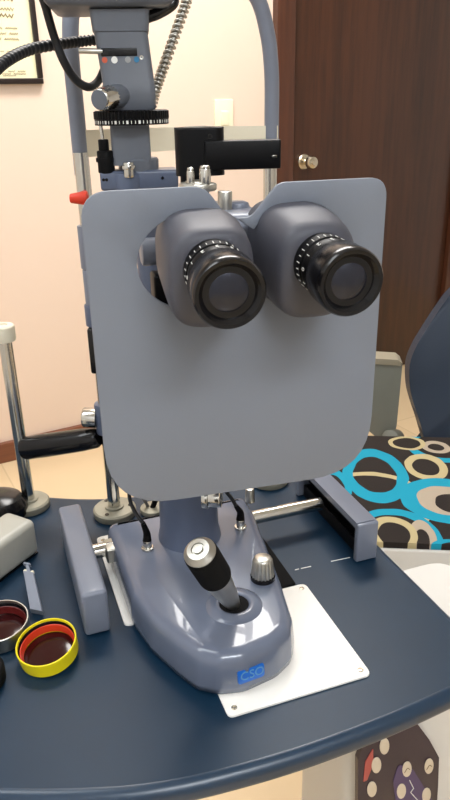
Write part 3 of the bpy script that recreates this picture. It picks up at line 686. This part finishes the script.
# cable plugs on the base (parts of the instrument's wiring)
def plug(px, py, z, tipx, tipy, tY, pts, label):
    q = onz(px, py, ZT+.050); T = thing('plug_cable', label, 'cable', Matrix.Translation((q.x, q.y, ZT+.046)), 'black cables plugged into the grey base')
    b = nb(); cyl(b, (q.x, q.y, ZT+.0455), (q.x, q.y, ZT+.049), .0068, bev=.0006); cyl(b, (q.x, q.y, ZT+.049), (q.x, q.y, ZT+.058), .0048, bev=.0008); obj('socket_nut', b, CHROME, T)
    tip = ony(tipx, tipy, tY)
    b = nb(); tube(b, [(q.x, q.y, ZT+.057), (q.x, q.y+.001, ZT+.066), tip], .0046, 12, 6, rf=lambda i, n: .0050-.0026*i/n); obj('plug', b, RUBBER, T)
    b = nb(); tube(b, [tip]+[ony(*p) for p in pts], .0021, 10); obj('cable', b, CABLE, T)
plug(147.5, 546, 0, 143, 523, .632, [(135, 512, .64), (130, 500, .645), (129, 488, .645), (128, 470, .64)], 'black cable rising from the plug on the left of the grey base')
plug(240.5, 525, 0, 236, 506, .665, [(232, 499, .665), (226, 491, .66), (220, 478, .655)], 'black cable rising from the plug on the right of the grey base')

# ================================================================== chin rest on its two posts
CR = thing('chin_rest', 'grey tubular chin rest frame on two chrome posts behind the instrument', 'chin rest', TF @ Matrix.Translation((.033, .222, 0)))
pL = V(TF, -.079, .220, 0); pR = V(TF, .140, .226, 0)
for p in (pL, pR):
    b = nb(); lathe(b, [(.0265, .0005), (.0275, .002), (.0275, .009), (.0255, .011), (.012, .0115), (.012, .014), (0, .014)], Matrix.Translation(p), 40); dsk = obj('post_foot', b, STONE, CR)
    for a in (R(250), R(10), R(130)):
        b = nb(); lathe(b, [(.0026, 0), (.0026, .0008), (0, .0004)], Matrix.Translation(p+Vector((.020*math.cos(a), .020*math.sin(a), .0112))), 14); obj('foot_screw', b, BLACK, dsk)
    b = nb(); cyl(b, p+Vector((0, 0, .012)), p+Vector((0, 0, .445)), .0080); obj('post', b, CHROME, CR)
zb = 1.172; 
TFI = TF
def cr(x, z, y=.222): v = V(TFI, x, y, 0); return Vector((v.x, v.y, z))
b = nb(); tube(b, [cr(-.079, zb), cr(-.079, 1.24), cr(-.0785, 1.295), cr(-.072, 1.333), cr(-.052, 1.362), cr(-.020, 1.377), cr(.033, 1.383), cr(.085, 1.372), cr(.120, 1.345), cr(.134, 1.310), cr(.1395, 1.27), cr(.140, 1.22), cr(.140, 1.17)], .0083, 18, 8); obj('head_frame', b, GREYP, CR)
b = nb(); rgs = []
for k in range(21):
    u = k/20; x = -.079+.2235*u; y = .214+.035*math.sin(math.pi*u); h = .0135-.002*u
    rgs.append([Vector((*V(TFI, x, y, 0).xy, 1.2035+dz)) + (TFI.to_3x3() @ Vector((0, dy, 0))) for dz, dy in ((-h, 0), (h, 0), (h, .0022), (-h, .0022))])
loft(b, rgs); obj('forehead_strap', b, CREAM, CR)
# sleeves and clamps on the left post
def sleeve(z0, z1, r, name, m, bev=.001):
    b = nb(); cyl(b, Vector((pL.x, pL.y, z0)), Vector((pL.x, pL.y, z1)), r, bev=bev); return obj(name, b, m, CR)
zl = lambda y: ony(90, y, pL.y).z
sleeve(zl(268), zl(225), .0115, 'post_sleeve', GREYP); sleeve(zl(304), zl(269), .0105, 'post_sleeve', GREYP); sleeve(zl(325), zl(304), .0125, 'post_sleeve', BLUEG)
b = nb(); box(b, (pL.x-.0105, pL.y-.012, zl(371)), (pL.x+.004, pL.y+.012, zl(326)), .003); obj('lock_lever', b, BLACK, CR)
q = Vector((pL.x, pL.y, zl(418))); b = nb(); fluted(b, axis_m(q+Vector((-.012, 0, 0)), q+Vector((-.028, 0, .001)))[0], .0115, .017, 18, .0004, .95); obj('height_knob', b, CHROME, CR, ang=60)
b = nb(); cyl(b, q+Vector((-.014, 0, 0)), q, .006); cyl(b, q+Vector((0, 0, -.02)), q+Vector((0, 0, .02)), .013, bev=.002); obj('knob_hub', b, BLUEG, CR)
b = nb(); cyl(b, ony(88, 198, pL.y-.012), ony(70, 198.5, pL.y-.012), .0075, .0050, bev=.0015); obj('eye_level_marker', b, RED, CR, label='red plastic eye level marker')
# chin cup behind the shield
b = nb(); box(b, (-.079, .205, .30), (.144, .235, .315), .004, TFI); obj('cross_bar', b, GREYP, CR)
b = nb(); lathe(b, [(.03, .315), (.036, .33), (.038, .345), (.034, .345), (.028, .333), (0, .33)], TFI @ Matrix.Translation((.033, .21, 0)), 32); obj('chin_cup', b, WHITEP, CR)

# chin rest screw foot and peg near the base
T = thing('wiring_socket', 'small round metal socket with black peg behind the left of the base', 'socket', Matrix.Translation(onz(153, 512, ZT)))
q = onz(153, 512, ZT); b = nb(); cyl(b, q+Vector((0, 0, .0008)), q+Vector((0, 0, .008)), .0165, bev=.002); obj('socket', b, STONE, T)
b = nb(); cyl(b, q+Vector((0, 0, .007)), q+Vector((.009, 0, .03)), .0035); tube(b, [q+Vector((.009, 0, .03)), q+Vector((.014, .004, .05)), q+Vector((.03, .02, .08)), q+Vector((.05, .03, .09))], .002, 8); obj('peg', b, RUBBER, T)
# left cable group near the post: brown thin cable
b = nb(); tube(b, [ony(150, 510, .79), ony(143, 498, .78), ony(136, 488, .77), ony(128, 470, .76)], .0022, 8)
single('thin_cable', b, CABLEG, 'thin grey cable hanging beside the left chrome post', 'cable', Matrix.Translation(ony(150, 510, .79)))

# ================================================================== far left post with black hand grip
P2 = onz(30, 507, ZT); P2.z = ZT
HP = thing('grip_post', 'chrome post with round grey cap and black hand grip at the left edge', 'post', Matrix.Translation(P2))
b = nb(); lathe(b, [(.0255, .0005), (.0265, .002), (.0265, .009), (.0245, .011), (.012, .0115), (.012, .014), (0, .014)], Matrix.Translation(P2), 40); obj('post_foot', b, STONE, HP)
zc = ony(4, 335, P2.y).z
b = nb(); cyl(b, P2+Vector((0, 0, .012)), Vector((P2.x, P2.y, zc)), .0080); obj('post', b, CHROME, HP)
b = nb(); lathe(b, [(.006, -.010), (.0125, -.009), (.0135, -.006), (.0135, .009), (.012, .0105), (.006, .0110), (.0055, .009), (0, .009)], Matrix.Translation((P2.x, P2.y, zc+.002)), 32); obj('cap', b, CREAM, HP)
b = nb(); g0 = ony(20, 449, P2.y-.002); g1 = ony(99, 437.5, pL.y-.004)
M, L = axis_m(g0, g1); lathe(b, [(.010, .004), (.0135, .006), (.0150, .012), (.0152, L*.35), (.0142, L*.8), (.0125, L-.003), (.010, L)], M, 32); obj('hand_grip', b, BLACK, HP)

# ================================================================== cables round the tower
b = nb(); pts = smooth_path([ony(-90, 190, .56), ony(-60, 140, .58), ony(-22, 92, .60), ony(-8, 74, .60), ony(8, 60, .62), ony(30, 49.5, .66), ony(60, 44, .69), ony(85, 41, .71), ony(112, 38, .71)], 26)
tube(b, pts, .0042, 12, raw=True, rf=lambda i, n: .0043+(.0005 if (i//2) % 2 else -.0003))
single('ribbed_hose', b, CABLE, 'black ribbed hose sweeping from the left edge behind the instrument tower', 'cable', Matrix.Translation(ony(30, 49, .66)), ang=70)
b = nb(); tube(b, [ony(70, -50, .67), ony(46, -38, .65), ony(40, -15, .64), ony(46, 8, .645), ony(54, 36, .655), ony(64, 62, .66), ony(76, 80, .67), ony(89, 87, .675), ony(99, 80, .69), ony(107, 62, .70)], .0036, 12)
single('looped_cable', b, CABLE, 'smooth black cable hanging in a loop across the left grey frame tube', 'cable', Matrix.Translation(ony(76, 80, .67)))
b = nb(); cpts = smooth_path([ony(170, -62, .69), ony(190, -45, .72), ony(192, -22, .74), ony(187, 0, .74), ony(176, 32, .73), ony(164, 66, .715), ony(155, 92, .705), ony(149, 116, .70)], 40)
tube(b, [p for p in cpts[::6]], .0026, 8, 2)
hel = []; nT = 46; NN = len(cpts)-1
for i in range(nT*10+1):
    u = i/(nT*10)*NN; k = min(int(u), NN-1); p = cpts[k].lerp(cpts[k+1], u-k); d = (cpts[k+1]-cpts[k]).normalized()
    n1 = d.cross(Vector((0, 1, 0))).normalized(); n2 = d.cross(n1); a = 2*math.pi*i/10
    hel.append(p+(n1*math.cos(a)+n2*math.sin(a))*.0040)
tube(b, hel, .0013, 6, raw=True)
single('coiled_hose', b, SATIN, 'silver coiled hose slanting down to the right side of the tower', 'hose', Matrix.Translation(cpts[40]), ang=70)

# ================================================================== small things at the left of the table
# warm grey metal box, rounded
a = onz(41, 553, ZT); c = onz(2, 583, ZT); d = (a-c).normalized(); BXA = math.degrees(math.atan2(d.y, d.x))
GM = Matrix.Translation(a) @ Matrix.Rotation(R(BXA), 4, 'Z')
T = thing('metal_case', 'pale warm grey rounded metal case at the left edge of the blue table', 'metal case', GM)
b = nb(); box(b, (-.20, 0, .002), (0, .045, .048), .008, GM, 5); obj('lid', b, GREYBOX, T, ang=50)
b = nb(); box(b, (-.198, .002, .0003), (-.002, .043, .003), .0005, GM); obj('seam', b, BLACK, T)
# black rounded object behind the case
q = onz(-2, 516, ZT); b = nb(); lathe(b, [(0, .0005), (.036, .0005), (.040, .006), (.040, .018), (.034, .028), (.020, .033), (0, .034)], Matrix.Translation(q) @ Matrix.Diagonal((1, .8, 1, 1)), 40)
single('black_case', b, BLACK, 'rounded black case behind the warm grey metal case at the left edge', 'case', Matrix.Translation(q))
# grey plastic holder strip standing between box and lenses
q0 = onz(36, 612, ZT)
T = thing('lens_holder', 'small grey plastic holder with a T shaped tip next to the metal case', 'holder', Matrix.Translation(q0))
a = onz(37, 612, ZT+.006); c = onz(29, 573, ZT+.020); M, L = axis_m(a, c)
sx = Vector((1, 0, 0)); 
def slab(p, q, w0, w1, th):
    dd = (q-p).normalized(); x = Vector((.96, -.28, 0)).normalized(); nn = x.cross(dd).normalized()
    rr = []
    for pp_, ww in ((p, w0), (q, w1)):
        rr.append([pp_-x*ww-nn*th, pp_+x*ww-nn*th, pp_+x*ww+nn*th, pp_-x*ww+nn*th])
    t = nb(); loft(t, rr); bmesh.ops.bevel(t, geom=t.edges[:], offset=min(th, .001)*.6, segments=2, affect='EDGES'); return t
obj('body', slab(a, c, .0072, .0062, .0035), FILM, T)
u = (c-a).normalized(); b = nb(); merge(b, slab(c, c+u*.012, .0022, .0022, .0016)); merge(b, slab(c+u*.011, c+u*.0145, .0044, .0044, .0018)); obj('tip', b, FILM, T)
for sg in (-1, 1):
    b = nb(); pp_ = c+Vector((.96, -.28, 0)).normalized()*.0042*sg; cyl(b, pp_-u*.001, pp_+u*.003, .0022, bev=.0006); obj('pin', b, CREAM, T)
# diagnostic lenses
def lens_ring(px, py, r, h, tiltx, tilty, ringm, bandm, label, zc=.0):
    q = onz(px, py, ZT+h*.5+.002); M = Matrix.Translation((q.x, q.y, ZT+zc+.0008)) @ Matrix.Rotation(R(tiltx), 4, 'X') @ Matrix.Rotation(R(tilty), 4, 'Y')
    T = thing('diagnostic_lens', label, 'lens', M)
    b = nb(); lathe(b, [(r*.86, 0), (r*.90, 0), (r*.97, .0015), (r, h-.002), (r*1.0, h-.0005), (r*.985, h), (r*.955, h), (r*.945, h-.0012), (r*.94, h-.003)], M, 64, cap=False); lathe(b, [(r*.86, 0), (r*.86, .0014), (r*.93, h-.003), (r*.94, h-.003)], M, 64, cap=False); obj('ring', b, ringm, T)
    b = nb(); lathe(b, [(r*.86, h*.25), (r*.925, h*.55), (r*.938, h-.0025), (r*.928, h-.0028), (r*.905, h*.62)], M, 64, cap=False); obj('inner_sleeve', b, BLACK, T)
    b = nb(); lathe(b, [(r*.84, h*.20), (r*.89, h*.60), (r*.905, h*.66), (r*.88, h*.64), (r*.83, h*.22)], M, 64, cap=False); obj('coloured_band', b, bandm, T)
    b = nb(); pr = [(r*.86*math.sin(R(t)), h*.12+h*.16*math.cos(R(t))) for t in range(90, -1, -10)]; pr[-1] = (0, pr[-1][1]); lathe(b, [(0, .0008), (r*.86, .0008)]+pr, M, 48); obj('glass', b, DKRED, T, ang=80)
lens_ring(49, 648, .0288, .0175, 8, -4, YELLOW, ORANGE, 'diagnostic lens in a bright yellow ring with dark red glass', zc=.003)
lens_ring(1, 627, .0285, .0185, 5, 0, SATIN, mat('dark_red_band', (92, 22, 20), .4, bump=.02), 'diagnostic lens in a silver metal ring left of the yellow one', zc=.002)
q = onz(-19, 684, ZT); b = nb(); M = Matrix.Translation((q.x, q.y, ZT+.0006))
pr = [(0, 0), (.021, 0)] + [(.0225+(.0005 if k % 2 else 0), .002+k*.0012) for k in range(12)] + [(.021, .0175), (.017, .018), (.016, .015), (0, .0148)]
lathe(b, pr, M, 48); single('round_container', b, RUBBER, 'black ribbed round container at the far left edge below the silver ring', 'container', M)

# ceiling fixtures that carry the room's light
for (x, y) in ((.05, 1.95), (.62, -1.45), (-1.0, .35)):
    M = frame(x, y, 0, 28.4); b = nb()
    box(b, (-.62, -.32, 2.66), (-.58, .32, 2.70), .003, M); box(b, (.58, -.32, 2.66), (.62, .32, 2.70), .003, M); box(b, (-.58, -.32, 2.66), (.58, -.28, 2.70), .003, M); box(b, (-.58, .28, 2.66), (.58, .32, 2.70), .003, M)
    single('ceiling_light_frame', b, WHITEP, 'white rectangular ceiling light frame above the room', 'ceiling light', M @ Matrix.Translation((0, 0, 2.66)), 'ceiling lights')
